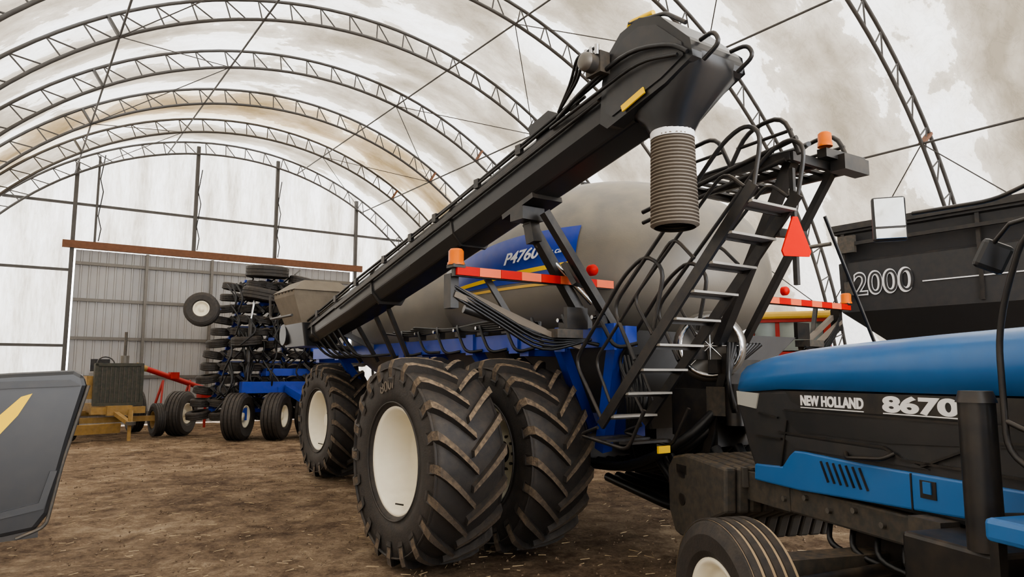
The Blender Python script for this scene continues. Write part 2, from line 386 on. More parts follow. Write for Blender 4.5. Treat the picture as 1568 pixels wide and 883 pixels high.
# ------------------------------------------------------------ AIR CART
b=B('air_seeder_cart'); CC=6.1; AY=6.08
for nm,x,y,o in(('rear_outer_left',3.24,AY,-1),('rear_inner_left',4.23,AY,-1),('rear_inner_right',7.97,AY,1),('rear_outer_right',8.96,AY,1),('front_left',4.62,11.9,-1),('front_right',7.58,11.9,1)):
    ag_tyre(b,nm,(x,y,.945),out=o,hub=(nm!='rear_outer_left'),dish=.05 if 'outer' not in nm else -.1)
b.text('tyre_lettering','800/',(2.898,AY+.24,1.54),((0,-.97,.24),(0,.24,.97),(-1,0,0)),.14,HOSE,w=.3)
b.cyl('rear_axle',(3.35,AY,.95),(8.85,AY,.95),.11,BLACK); b.cyl('front_axle',(4.7,11.9,.95),(7.5,11.9,.95),.1,BLACK)
b.box('axle_housing',(CC,AY,1.0),(2.2,.4,.4),BLACK); b.box('axle_housing',(CC,11.9,1.0),(1.6,.4,.4),BLUE)
# tanks
TC=(CC,6.9,2.74);TA=(1.62,2.3,1.32);TP=2.4; LOW=.62
b.sq('rear_tank',TC,TA,TP,TANK,nu=64,nv=40,low=LOW)
b.sq('front_tank',(CC,10.6,2.6),(1.5,1.7,1.08),2.6,TANK)
for (x,y,r,h) in((CC-.2,6.6,.2,.03),(CC-.2,7.9,.24,.06),(CC,10.6,.35,.12)):
    z=4.02 if y<9 else 3.65
    b.cyl('tank_lid',(x,y,z),(x,y,z+h),r,SATIN,n=28); b.cyl('tank_lid',(x,y,z+h),(x,y,z+h+.03),r*.8,SATIN,n=28)
    b.beam('tank_lid_latch',(x-r,y,z+h+.04),(x+r,y,z+h+.04),.05,.03,BLACK)
def tankx(y,z,off=.012):
    zz=(z-TC[2])/TA[2]; zz=zz if zz>0 else zz/LOW
    k=1-abs((y-TC[1])/TA[1])**TP-abs(zz)**TP
    return TC[0]-TA[0]*max(k,0)**(1/TP)-off
def patch(part,zl,zh,y0,y1,m,off=.012,n=24):
    vs=[];fs=[];q=8
    for i in range(n+1):
        t=i/n;y=y0+(y1-y0)*t
        for j in range(q+1):
            z=zl(t)+(zh(t)-zl(t))*j/q
            vs.append((tankx(y,z,off),y,z))
    for i in range(n):
        for j in range(q): k=i*(q+1)+j; fs.append((k,k+1,k+q+2,k+q+1))
    b.add(part,vs,fs,m,True)
patch('blue_decal',lambda t:2.72,lambda t:3.27-.22*(1-t)**3,7.75,5.55,BLUE)
patch('decal_stripe',lambda t:2.74+.10*t,lambda t:2.785+.105*t,7.75,5.55,YEL,.018)
patch('decal_stripe_lower',lambda t:2.66,lambda t:2.69,7.75,5.55,GDECAL,.018)
def curved_text(t,y,z,size,w,m,part,bold):
    n0=len(b.P[part]['v']) if part in b.P else 0
    b.text(part,t,(0,0,0),((0,-1,0),(0,0,1),(-1,0,0)),size,m,bold=bold,shear=.3,w=w)
    p=b.P[part]
    for i in range(n0,len(p['v'])):
        v=p['v'][i]; yy=y+v[1]; zz=z+v[2]+.05*(-v[1]); p['v'][i]=(tankx(yy,zz,.03)+v[0],yy,zz)
curved_text('P4760',6.55,2.94,.18,.56,WHT,'model_text',.003)
curved_text('air cart',5.92,2.98,.09,.30,WHT,'model_text',0)
# hoppers + frame
def frustum(part,c0,s0,c1,s1,m):
    r=[]
    for c,s in((c0,s0),(c1,s1)):
        r.append([(c[0]-s[0],c[1]-s[1],c[2]),(c[0]+s[0],c[1]-s[1],c[2]),(c[0]+s[0],c[1]+s[1],c[2]),(c[0]-s[0],c[1]+s[1],c[2])])
    b.loft(part,r,m,False)
for y in(5.9,7.95,10.4):
    frustum('tank_hopper',(CC,y,2.15),(1.40,1.0,0),(CC,y,1.15),(.5,.45,0),TANKD)
    b.box('meter_box',(CC,y,1.0),(.8,.9,.3),BLACK)
b.bev['tank_hopper']=.04
for x in(4.52,7.68):
    y0=4.6 if x<6 else 5.8
    b.beam('main_frame',(x,y0,2.07),(x,12.6,2.07),.14,.18,BLUE)
    for y in(5.6,7.2,9.0,11.4):
        if x>6 and y<6: continue
        b.beam('frame_leg',(x,y,2.0),(CC+(x-CC)*.62,y+(.25 if y<6 else 0),1.15),.12,.10,BLUE,up=(0,1,0))
    for y in(4.8,5.5,6.3,7.2,9.0,11.4):
        if x>6 and y<6: continue
        b.box('frame_bracket',(x-.08 if x<6 else x+.08,y,2.07),(.03,.16,.24),BLUE)
for y in(6.2,8.6,12.5): b.beam('cross_frame',(4.5,y,2.0),(7.7,y,2.0),.16,.16,BLUE)
b.beam('lower_frame',(5.4,5.4,1.2),(5.4,14.0,1.1),.16,.22,BLUE); b.beam('lower_frame',(6.8,5.4,1.2),(6.8,14.0,1.1),.16,.22,BLUE)
b.beam('hitch_tongue',(5.4,14,1.1),(CC,17.2,.9),.16,.2,BLUE); b.beam('hitch_tongue',(6.8,14,1.1),(CC,17.2,.9),.16,.2,BLUE)
b.beam('blue_side_leg',(4.66,4.95,2.0),(4.80,5.3,1.0),.12,.12,BLUE,up=(1,0,0))
for i in range(9):
    y=4.9+i*.5; b.box('valve_block',(4.42,y,2.22),(.08,.12,.1),BLACK); b.cyl('valve_fitting',(4.38,y,2.25),(4.32,y,2.25),.02,CHROME,n=8)
    b.tube('hydraulic_hose',[(4.38,y,2.3),(4.3,y-.15,2.2),(4.32,y-.3,1.95+.1*random.random()),(4.45,y-.45,2.0)],.018,BHOSE,6,fil=.1)
for k in range(5):
    b.tube('harness',[(4.4,9.5-.3*k,2.3),(4.35,8.6,2.22+.03*k),(4.38,7.6,2.26),(4.35,6.6,2.2+.03*k),(4.4,5.8,2.25)],.016,BHOSE,6,fil=.3)
# conveyor
HX=3.9
lo=V(HX,10.9,2.36); hi=V(HX,3.8,3.95); d=(hi-lo).normalized(); up=V(1,0,0).cross(d); up=up if up.z>0 else -up
def ring(p,w,top,bot):
    pts=[]
    for i in range(13):
        a=PI*i/12; pts.append(p+V(1,0,0)*w*math.cos(a)+up*(top*.1+top*.9*math.sin(a)))
    pts+= [p+V(-w*.98,0,0)+up*(-bot*.62),p+V(-w*.62,0,0)-up*bot,p+V(w*.62,0,0)-up*bot,p+V(w*.98,0,0)+up*(-bot*.62)]
    return pts
b.loft('conveyor_body',[ring(lo,.22,.17,.2),ring(lo.lerp(hi,.25),.23,.17,.29),ring(lo.lerp(hi,.5),.235,.17,.32),ring(hi,.24,.17,.33)],SATIN,False); b.bev['conveyor_body']=.02
for s_ in(-1,1):
    b.beam('conveyor_side_rail',lo+V(.235*s_,0,0)+up*.0,hi+V(.25*s_,0,0)+up*.0,.025,.045,BLACK)
    b.tube('conveyor_hose',[lo+V(.22*s_,0,0)+up*.12,lo.lerp(hi,.3)+V(.23*s_,0,0)+up*.14,lo.lerp(hi,.65)+V(.22*s_,0,0)+up*.12,hi+V(.23*s_,0,0)+up*.15],.018,BHOSE,6)
    b.tube('conveyor_hose',[lo.lerp(hi,.1)+V(.25*s_,0,0)+up*.07,lo.lerp(hi,.95)+V(.26*s_,0,0)+up*.08],.014,BHOSE,6)
    b.tube('conveyor_pipe',[lo.lerp(hi,.2)+V(.26*s_,0,0)-up*.05,lo.lerp(hi,.97)+V(.27*s_,0,0)-up*.05],.016,BLACK,6)
for t in(.06,.36,.64):
    p=lo.lerp(hi,t); bt=.34 if t>.2 else .22
    b.loft('conveyor_flange',[ring(p-d*.015,.25,.185,bt),ring(p+d*.015,.25,.185,bt)],BLACK,False)
for t in(.1,.2,.3,.42,.52,.6,.72,.82,.93): b.box('conveyor_clip',lo.lerp(hi,t)+V(-.25,0,0)+up*.09,(.04,.08,.09),BLACK)
b.box('conveyor_chute_cover',lo.lerp(hi,.86)+up*.2-V(.1,0,0),(.25,.3,.1),SATIN,rot=(-.23,0,0))
# head
HP=[(3.98,3.66),(3.95,3.98),(3.88,4.18),(3.74,4.30),(3.54,4.34),(3.34,4.27),(3.19,4.12),(3.07,4.0),(3.05,3.87),(3.3,3.76),(3.9,3.60)]
b.loft('conveyor_head',[[(HX+w,y,z) for y,z in HP] for w in(-.28,.28)],SATIN,False); b.bev['conveyor_head']=.05
b.loft('head_side_plate',[[(HX+w,3.5+(y-3.5)*.84,3.98+(z-3.98)*.8) for y,z in HP] for w in(-.292,-.27)],DARK,False); b.bev['head_side_plate']=.006
def rr_ring(cx,cy,z,ax,ay,n=24,k=0,tilt=0):
    r=[]
    for j in range(n):
        a=2*PI*j/n; c_,s_=math.cos(a),math.sin(a); q=(abs(c_)**k+abs(s_)**k)**(-1/k)
        r.append((cx+ax*c_*q,cy+ay*s_*q,z+tilt*s_*q))
    return r
b.loft('spout_funnel',[rr_ring(HX,3.47,3.9,.28,.42,k=8,tilt=-.03),rr_ring(HX,3.47,3.8,.27,.40,k=6,tilt=-.03),rr_ring(HX,3.5,3.58,.18,.2,k=2.5),rr_ring(HX,3.5,3.49,.155,.155,k=2)],SATIN,True)
b.cyl('spout_clamp',(HX,3.5,3.51),(HX,3.5,3.455),.162,WHT,n=28)
pr=[]
for i in range(27):
    z=-i*.026; pr+=[(.142+.0006*i,z),(.160+.0006*i,z-.008),(.160+.0006*i,z-.017)]
b.lathe('spout_hose',(HX,3.5,3.5),(0.02,.02,1),pr+[(.15,-.71)],HOSE,n=36,smooth=False)
b.lathe('spout_hose_inner',(HX,3.5,3.5),(0,0,1),[(.138,0),(.145,-.70)],BHOSE,n=30)
b.tube('head_guard',[(HX-.22,3.45,4.36),(HX-.22,3.70,4.38),(HX-.1,3.82,4.35)],.022,YEL,8,fil=.05)
b.tube('head_guard_rail',[(HX-.22,3.7,4.38),(HX-.26,3.3,4.28),(HX-.28,3.1,4.12)],.016,BLACK,8,fil=.05)
for s_ in(-1,1): b.tube('head_loop',[(HX+.16*s_,3.08,4.02),(HX+.18*s_,2.95,4.03),(HX+.18*s_,2.9,3.93),(HX+.18*s_,3.04,3.86)],.016,BLACK,8,fil=.06)
b.tube('head_side_hose',[(HX-.28,4.5,3.86),(HX-.33,4.1,3.98),(HX-.33,3.6,4.1),(HX-.32,3.2,4.0),(HX-.3,3.08,3.9)],.018,BHOSE,8,fil=.2)
b.tube('head_side_hose',[(HX-.28,4.6,3.8),(HX-.33,4.0,3.88),(HX-.33,3.5,3.98),(HX-.32,3.15,3.9)],.014,BHOSE,8,fil=.2)
MY=3.93
b.cyl('drive_motor',(HX-.28,MY,4.1),(HX-.46,MY,4.1),.075,MGREY,n=16); b.box('drive_motor',(HX-.34,MY,4.1),(.1,.17,.17),MGREY)
for i in range(3): b.cyl('drive_motor_port',(HX-.4,MY-.06+i*.06,4.15),(HX-.4,MY-.06+i*.06,4.23),.02,CHROME,n=10); b.tube('drive_motor_hose',[(HX-.4,MY-.06+i*.06,4.21),(HX-.4,MY+.1+i*.04,4.22),(HX-.34,MY+.22+i*.05,4.08),(HX-.25,MY+.6,3.93)],.013,BHOSE,8,fil=.1)
b.lathe('drive_motor_cap',(HX-.46,MY,4.1),(-1,0,0),[(.075,0),(.065,.03),(.04,.045),(0,.045)],STEEL,n=16)
b.box('caution_decal',(HX-.30,3.60,3.73),(.012,.24,.05),YEL,rot=(-.3,0,0))
# conveyor inlet hopper with tarp
def ringbox(cx,cy,z,ax,ay): return [(cx-ax,cy-ay,z),(cx+ax,cy-ay,z),(cx+ax,cy+ay,z),(cx-ax,cy+ay,z)]
b.loft('inlet_hopper',[ringbox(HX,11.15,3.0,.46,.5),ringbox(HX,11.15,2.92,.46,.5),ringbox(HX,11.1,2.45,.3,.4)],TARP,False)
b.loft('inlet_tarp',[ringbox(HX,11.1,3.16,.28,.36),ringbox(HX,11.15,3.0,.48,.53)],TARP,False)
for i in range(6): b.tube('inlet_tarp_strap',[(HX-.47,10.75+.16*i,2.98),(HX-.3,10.8+.14*i,3.13),(HX+.3,10.8+.14*i,3.13),(HX+.47,10.75+.16*i,2.98)],.012,MGREY,6)
b.loft('inlet_base',[ringbox(HX,11.2,2.5,.32,.55),ringbox(HX,11.2,2.15,.25,.5)],SATIN,False); b.bev['inlet_base']=.03
b.cyl('inlet_pulley',(HX-.32,11.6,2.35),(HX+.32,11.6,2.35),.17,SATIN,n=24)
b.tube('inlet_hoop',[(HX-.5,10.6,2.6),(HX-.5,11.7,2.6),(HX-.5,11.75,3.0)],.02,BLACK,8,fil=.1)
b.cyl('inlet_leg',(HX,10.9,2.2),(4.5,10.9,2.1),.05,BLACK); b.beam('inlet_leg',(HX,10.2,2.4),(4.5,10.0,2.1),.08,.08,BLACK)
for y in(8.6,9.0,9.6,10.2): b.beam('conveyor_post',(HX+.05,y,2.4+.22*(10.2-y)),(4.35,y,1.9),.05,.05,BLACK)
for k in range(6): b.tube('inlet_hose',[(HX-.2,10.8-.2*k,2.35+.04*k),(HX+.1,10.6-.2*k,1.95),(4.4,10.3-.2*k,2.0)],.018,BHOSE,6,fil=.2)
# conveyor carrier arm
b.beam('carrier_arm',(HX,5.3,3.3),(HX+.03,5.25,2.95),.10,.12,BLACK,up=(0,1,0))
b.beam('carrier_arm',(HX,5.3,3.15),(4.55,5.2,2.15),.09,.10,BLACK,up=(0,1,0)); b.beam('carrier_arm',(HX,5.05,3.2),(4.55,4.85,2.15),.07,.08,BLACK,up=(0,1,0))
b.beam('carrier_arm',(4.2,5.1,2.75),(4.25,5.0,2.55),.2,.05,BLACK)
b.box('carrier_plate',(HX,5.25,3.27),(.34,.5,.05),BLACK,rot=(-.24,0,0)); b.box('carrier_plate',(HX-.05,5.25,3.2),(.25,.2,.12),BLACK)
b.cyl('carrier_cylinder',(4.0,5.3,2.95),(4.5,5.1,2.4),.025,CHROME,n=12)
# light bar (both sides)
for s_ in(-1,1):
    for i in range(8):
        x=CC+s_*(1.25+i*.225); b.box('warning_strip',(x+s_*.112,5.18,2.61),(.22,.03,.075),RED if i%2 else ORG)
    b.beam('warning_bar',(CC+s_*1.25,5.22,2.61),(CC+s_*3.06,5.22,2.61),.05,.09,BLACK)
    b.lathe('amber_lamp',(CC+s_*3.03,5.22,2.66),(0,0,1),[(.075,0),(.075,.02),(.066,.03),(.066,.12),(.05,.14),(0,.145)],AMB,n=20)
    b.lathe('red_lamp',(CC+s_*1.55,5.14,2.73),(0,-1,0),[(.055,-.03),(.055,.02),(.04,.04),(0,.045)],RED,n=18)
    b.box('lamp_base',(CC+s_*3.03,5.22,2.65),(.12,.12,.03),BLACK)
    e=CC+s_*3.0; i_=CC+s_*1.9
    b.beam('arm_link',(e,5.4,2.5),(i_,5.2,2.05),.05,.06,HOSE); b.beam('arm_link',(e,5.3,2.42),(i_-s_*.1,5.05,1.98),.05,.05,HOSE)
    b.beam('arm_link',(CC+s_*2.6,5.4,2.6),(CC+s_*2.3,5.3,2.1),.05,.05,BLACK)
    b.cyl('arm_cylinder',(CC+s_*2.9,5.3,2.3),(CC+s_*2.2,5.15,2.1),.04,BLACK,n=14); b.cyl('arm_cylinder_rod',(CC+s_*2.2,5.15,2.1),(CC+s_*1.8,5.1,2.0),.022,CHROME,n=12)
    b.box('arm_bracket',(CC+s_*1.95,5.1,2.1),(.3,.2,.08),MGREY); b.box('arm_bracket',(CC+s_*1.8,5.1,2.25),(.25,.05,.2),BLACK); b.box('arm_bracket',(e,5.35,2.45),(.08,.12,.3),BLACK)
    for k in range(4): b.tube('arm_hose',[(e,5.3,2.4+.03*k),(CC+s_*2.7,5.2,2.22+.03*k),(CC+s_*2.2,5.1,1.92+.04*k),(CC+s_*1.7,5.0,2.05)],.014,BHOSE,6,fil=.2)
# stairs (outboard of the frame, climbing to the rear)
SX0,SX1=4.16,4.68; sb=V(0,4.62,1.30); st=V(0,3.0,3.06)
for x in(SX0,SX1):
    b.beam('stair_stringer',(x,sb.y,sb.z),(x,st.y,st.z),.03,.085,BLACK)
    b.tube('stair_rail',[(x,4.6,1.34),(x,4.95,1.85),(x,4.3,2.56),(x,4.05,2.70),(x,3.85,2.56),(x,3.98,2.1)],.017,BLACK,8,fil=.12)
    b.tube('stair_rail',[(x,4.2,1.85),(x,4.45,2.3),(x,3.25,3.42),(x,3.05,3.5),(x,2.92,3.4),(x,3.0,3.05)],.017,BLACK,8,fil=.14)
    b.tube('stair_rail_mid',[(x,4.5,1.5),(x,4.68,1.85),(x,3.75,2.8),(x,3.55,2.6)],.014,BLACK,8,fil=.1)
    b.tube('stair_rail_mid',[(x,4.0,2.05),(x,4.2,2.35),(x,3.25,3.2),(x,3.08,3.05)],.014,BLACK,8,fil=.1)
for i in range(9):
    p=sb.lerp(st,(i+.4)/9); b.box('stair_tread',((SX0+SX1)/2,p.y-.03,p.z),(SX1-SX0,.12,.018),ALU); b.box('stair_tread',((SX0+SX1)/2,p.y+.035,p.z-.01),(SX1-SX0,.012,.045),BLACK)
for x in(SX0,SX1): b.tube('folded_step_rail',[(x,4.66,1.28),(x,4.9,1.2),(x,4.3,1.12),(x,4.1,1.45)],.016,BLACK,8,fil=.08)
for y in(4.85,4.6,4.35): b.box('folded_step',(4.42,y,1.17),(.52,.1,.02),BLACK)
b.box('caution_decal_small',(4.58,4.3,1.1),(.14,.02,.06),YEL)
b.beam('stair_mount',(4.68,4.1,1.9),(5.2,4.3,1.9),.08,.08,BLACK); b.beam('stair_mount',(4.68,3.2,2.8),(5.2,3.3,2.85),.06,.06,BLACK)
# platform
PX0,PX1,PY0,PY1,PZ=4.72,5.44,3.07,4.2,3.37
for i in range(9): b.box('platform_grate',((PX0+PX1)/2,PY0+.06+i*.13,PZ+.02),(PX1-PX0,.05,.02),BLACK)
for x in(PX0,PX1,(PX0+PX1)/2): b.beam('platform_edge',(x,PY0,PZ),(x,PY1,PZ),.04,.06,BLACK)
for y in(PY0,PY1): b.beam('platform_edge',(PX0,y,PZ),(PX1,y,PZ),.04,.07,BLACK)
for x in(PX0,PX1):
    b.tube('platform_rail',[(x,4.25,PZ),(x,4.1,PZ+.30),(x,3.75,PZ+.34),(x,3.6,PZ)],.019,BLACK,8,fil=.12)
    b.tube('platform_rail',[(x,3.65,PZ),(x,3.45,PZ+.30),(x,3.12,PZ+.34),(x,3.0,PZ)],.019,BLACK,8,fil=.14)
    b.tube('platform_midrail',[(x,4.18,PZ+.17),(x,3.7,PZ+.19)],.014,BLACK,6); b.tube('platform_midrail',[(x,3.55,PZ+.18),(x,3.05,PZ+.2)],.014,BLACK,6)
b.tube('platform_side_pipe',[(PX0-.02,4.6,PZ-.15),(PX0-.02,3.0,PZ+.12)],.022,BLACK,8); b.tube('platform_side_pipe',[(PX0-.02,4.6,PZ-.25),(PX0-.02,3.1,PZ-.02)],.02,BLACK,8)
b.beam('platform_arm',(PX0+.3,3.0,PZ+.06),(PX1+.1,2.98,PZ+.06),.08,.07,BLACK); b.box('light_box',(PX1-.1,2.96,PZ+.0),(.35,.12,.12),BLACK)
b.box('light_box_cap',(PX1+.08,2.96,PZ+.0),(.03,.1,.09),STEEL)
b.lathe('amber_beacon',(5.02,2.97,PZ+.1),(0,0,1),[(.055,0),(.055,.03),(.05,.03),(.05,.10),(.035,.115),(0,.12)],AMB,n=20)
b.beam('platform_leg',(4.85,3.15,PZ),(5.1,4.1,2.0),.07,.10,BLACK,up=(1,0,0)); b.beam('platform_leg',(5.4,3.15,PZ),(5.5,4.15,2.0),.05,.07,BLACK,up=(1,0,0))
b.cyl('tail_strut',(5.1,3.05,2.95),(5.75,3.0,1.8),.014,BLACK,n=8)
b.tube('top_hose',[(4.85,3.0,PZ+.1),(5.05,3.3,PZ+.15),(4.85,3.8,PZ+.1),(4.95,4.4,PZ+.1)],.02,BHOSE,8,fil=.2)
b.extr('smv_emblem',[(-.13,-.13),(.13,-.13),(.15,-.09),(.025,.17),(-.025,.17),(-.15,-.09)],0,.012,SMV,fn=lambda a,c,t:(4.71+a*.75,3.05+t+a*-.3,2.73+c))
b.beam('smv_post',(4.8,3.12,2.4),(4.8,3.12,3.3),.035,.035,BLACK)
# fan, hoses, rear machinery
FC=V(5.15,4.25,1.98); FA=(-.75,-.66,0)
b.lathe('fan_housing',FC,FA,[(.1,-.25),(.30,-.2),(.32,0),(.30,.12),(.27,.14),(.23,.1),(.1,.08),(0,.12)],STEEL,n=36)
b.lathe('fan_guard',FC,FA,[(.27,.15),(.28,.17),(.24,.17),(.24,.15)],CHROME,n=36)
for i in range(8):
    a=2*PI*i/8; ax=V(*FA).normalized(); u=ax.cross(V(0,0,1)).normalized(); q=FC+ax*.15
    b.cyl('fan_guard',q,q+(u*math.cos(a)+V(0,0,1)*math.sin(a))*.26,.008,CHROME,n=6)
b.box('engine_block',(5.8,4.6,1.45),(.9,.6,.6),BLACK); b.box('engine_block',(5.35,4.4,1.35),(.5,.5,.5),BLACK); b.box('valve_bank',(5.15,4.1,1.5),(.25,.2,.25),MGREY)
b.cyl('filter_canister',(5.1,3.95,1.3),(5.1,3.95,1.65),.08,BLACK); b.cyl('filter_canister',(5.35,3.95,1.25),(5.35,3.95,1.6),.07,MGREY)
for k in range(7):
    x=4.85+k*.14
    b.tube('seed_hose',[(x+.3,4.1,1.5),(x,4.3,1.15-.03*k),(x-.0,5.0,.85-.02*k),(x+.15,6.0,.8),(x+.2,7.2,.95)],.045,BHOSE,10,fil=.35)
for k in range(10):
    b.tube('hydraulic_hose',[(5.1+.05*k,4.0,2.0),(4.88+.04*k,3.85+.04*k,1.7),(5.0+.05*k,3.9,1.4-.05*k),(5.5,4.2,1.3)],.02,BHOSE,6,fil=.2)
for k in range(6):
    b.tube('seed_tube',[(5.0+.3*k,4.1,1.1),(4.9+.3*k,3.8,.75),(5.1+.3*k,4.6,.5),(5.5+.15*k,6.0,.6)],.05,BHOSE,10,fil=.3)
for k in range(5): b.tube('seed_hose_loop',[(4.95,4.35+.1*k,1.0),(4.8,4.2,.8-.05*k),(5.3,4.0,.62-.05*k),(6.2,4.2,.7)],.04,BHOSE,10,fil=.25)
for k in range(6): b.tube('under_tank_hose',[(4.75+.05*k,5.0,1.9),(4.72,4.85-.05*k,1.5),(4.85,5.0,1.1),(5.2,5.3,.9)],.028,BHOSE,8,fil=.2)
b.beam('rear_bumper',(5.0,4.1,1.8),(5.6,4.1,1.8),.1,.12,BLACK); b.beam('rear_frame',(5.1,4.0,1.9),(5.1,4.3,.9),.08,.08,BLACK)
b.done()

# ------------------------------------------------------------ BLUE TRACTOR
b=B('farm_tractor',(4.87,3.14,0),math.radians(-20))
def hood(y,w,zb,zt):
    return [(-w,y,zb),(-w,y,zt-.15),(-w+.02,y,zt-.08),(-w+.07,y,zt-.03),(-w+.18,y,zt),(0,y,zt+.02),(w-.18,y,zt),(w-.07,y,zt-.03),(w-.02,y,zt-.08),(w,y,zt-.15),(w,y,zb)]
b.loft('hood_top',[hood(.25,.37,1.62,1.74),hood(.235,.42,1.6,1.78),hood(.16,.45,1.605,1.825),hood(-.05,.46,1.615,1.865),hood(-.35,.46,1.635,1.90),hood(-.8,.465,1.64,1.925),hood(-1.5,.465,1.64,1.95),hood(-2.6,.465,1.645,1.98)],TBLUE,True)
b.extr('hood_side_body',[(.22,1.63),(.21,1.5),(.09,1.2),(-.02,1.0),(-2.65,1.0),(-2.65,1.645)],-.445,.445,DARK)
b.bev['hood_side_body']=.03
b.extr('nose_grille',[(.235,1.6),(.225,1.48),(.11,1.15),(-.0,1.05),(-.0,1.6)],-.33,.33,BLACK)
for i in range(8): b.box('nose_grille_slat',(0,.235-.018*i,1.56-.055*i),(.6,.03,.012),DARK)
for s_ in(-1,1):
    b.extr('lower_blue_panel',[(-.01,.985),(-.02,1.10),(-.34,1.12),(-.42,1.2),(-.47,1.235),(-.55,1.24),(-1.1,1.225),(-2.1,1.225),(-2.1,1.06),(-.5,.985)],s_*.44,s_*.468,TBLUE)
    b.extr('decal_panel',[(-.46,1.555),(-.4,1.625),(-2.6,1.635),(-2.6,1.515),(-1.95,1.515),(-.6,1.515)],s_*.445,s_*.463,BLACK)
    b.extr('side_panel_upper',[(-.35,1.5),(-2.6,1.5),(-2.6,1.44),(-1.3,1.36),(-.5,1.36),(-.4,1.42)],s_*.44,s_*.456,SATIN)
    b.extr('side_panel_lower',[(-.3,1.33),(-1.25,1.32),(-1.55,1.25),(-.5,1.25)],s_*.44,s_*.458,DARK)
    b.extr('headlight',[(.20,1.61),(.19,1.51),(-.04,1.49),(-.08,1.60)],s_*.43,s_*.454,LENS)
    b.box('headlight_front',(s_*.37,.20,1.555),(.12,.05,.1),LENS)
    for (y0,z0),(y1,z1) in (((-.3,1.345),(-1.25,1.335)),((-1.25,1.335),(-1.38,1.28)),((-1.38,1.28),(-2.6,1.27)),((-.38,1.5),(-2.6,1.5)),((-1.5,1.26),(-1.9,1.42)),((-1.9,1.42),(-2.6,1.46)),((-.4,1.43),(-.3,1.05)),((-.08,1.46),(-.3,1.44)),((-.05,1.3),(-.33,1.3))):
        b.beam('panel_seam',(s_*.458,y0,z0),(s_*.458,y1,z1),.012,.012,BLACK)
    for i in range(7): b.beam('vent_slot',(s_*.469,-.74-i*.055,1.20),(s_*.469,-.80-i*.055,1.08),.008,.022,BLACK,up=(1,0,0))
    b.tube('panel_handle',[(s_*.46,-.95,1.275),(s_*.5,-1.0,1.25),(s_*.5,-1.28,1.275),(s_*.46,-1.33,1.31)],.012,BLACK,6,fil=.03)
    b.box('panel_latch',(s_*.468,-1.55,1.15),(.012,.1,.09),BLACK); b.box('panel_latch',(s_*.474,-1.55,1.16),(.014,.05,.06),TBLUE)
    b.beam('panel_gap',(s_*.469,-1.44,1.22),(s_*.469,-1.44,1.03),.006,.01,BLACK)
b.bev['lower_blue_panel']=.012
b.text('brand_text','NEW HOLLAND',(-.4645,-.56,1.54),SIDE,.085,WHT,bold=.0035,w=.56)
b.text('model_number','8670',(-.4645,-1.27,1.535),SIDE,.115,WHT,bold=.005,w=.50)
b.beam('model_underline',(-.465,-1.27,1.523),(-.465,-1.79,1.523),.004,.006,WHT)
b.beam('model_underline',(-.465,-.56,1.523),(-.465,-1.12,1.523),.004,.006,WHT)
# chassis
b.box('frame_casting',(0,-1.2,.9),(.84,2.7,.17),MGREY); b.bev['frame_casting']=.015
b.box('front_bolster',(0,.18,.88),(.5,.5,.26),MGREY); b.box('bolster_plate',(-.40,.05,.92),(.05,.8,.2),MGREY); b.box('bolster_plate',(.40,.05,.92),(.05,.8,.2),MGREY)
for i in range(9): b.cyl('frame_bolt',(-.42,-.3-i*.22,.9+.04*(i%2)),(-.445,-.3-i*.22,.9+.04*(i%2)),.018,STEEL,n=8)
b.box('hitch_plate',(-.45,.2,.98),(.04,.16,.14),STEEL); b.cyl('hitch_hook',(-.44,.2,.98),(-.5,.2,.98),.03,BLACK,n=12)
for i in range(11):
    x=-.56+i*.108
    b.extr('suitcase_weights',[(.14,1.05),(.75,1.09),(.95,1.05),(1.05,.95),(1.04,.6),(.95,.44),(.86,.42),(.5,.44),(.42,.62),(.16,.72)],x-.048,x+.048,MGREY)
b.bev['suitcase_weights']=.02
b.box('weight_slot',(-.608,.80,.96),(.012,.16,.07),BLACK); b.box('weight_slot',(-.608,.80,.92),(.012,.10,.05),BLACK)
b.cyl('weight_hole',(-.602,.80,.72),(-.616,.80,.72),.05,BLACK,n=14)
# front axle & wheels
b.beam('front_axle',(-1.05,-.93,.62),(1.0,-.93,.62),.18,.16,MGREY); b.box('axle_pivot',(0,-.93,.72),(.3,.35,.3),MGREY)
for s_,x in((-1,-1.22),(1,1.1)):
    b.cyl('steering_knuckle',(x-s_*.18,-.93,.4),(x-s_*.18,-.93,.8),.055,MGREY,n=14); b.cyl('wheel_spindle',(x-s_*.18,-.93,.46),(x,-.93,.46),.05,MGREY)
    b.cyl('steering_cylinder',(x-s_*.25,-1.1,.6),(0,-1.1,.66),.035,BLACK,n=12)
    small_tyre(b,'front_tyre',(x,-.93,.46),.47,.32,rim=RIM,ribs=4,rr=.25,n=56,groove=True)
for k in range(6): b.tube('chassis_hose',[(-.3,-.6-.2*k,.85),(-.46,-.75-.2*k,.7),(-.3,-1.0-.2*k,.62),(-.2,-1.2-.2*k,.7)],.018,BHOSE,6,fil=.1)
b.box('engine_sump',(0,-1.6,.7),(.5,1.8,.35),BLACK)
b.box('battery_box',(-.62,-1.95,.86),(.35,.5,.28),BLACK); b.box('tool_box',(-.55,-2.3,.7),(.4,.6,.4),BLACK); b.box('fuel_filter_bracket',(-.5,-1.6,.92),(.12,.2,.2),MGREY)
b.bev['battery_box']=.02;b.bev['tool_box']=.03
b.cyl('fuel_filter',(-.55,-1.62,.72),(-.55,-1.62,.9),.045,MGREY); b.cyl('fuel_filter',(-.55,-1.75,.72),(-.55,-1.75,.9),.045,BLACK)
b.cyl('air_intake',(-.75,-2.12,1.0),(-.75,-2.12,1.62),.072,BLACK,n=28); b.cyl('air_intake_cap',(-.75,-2.12,1.62),(-.75,-2.12,1.67),.08,BLACK,n=28,r2=.065)
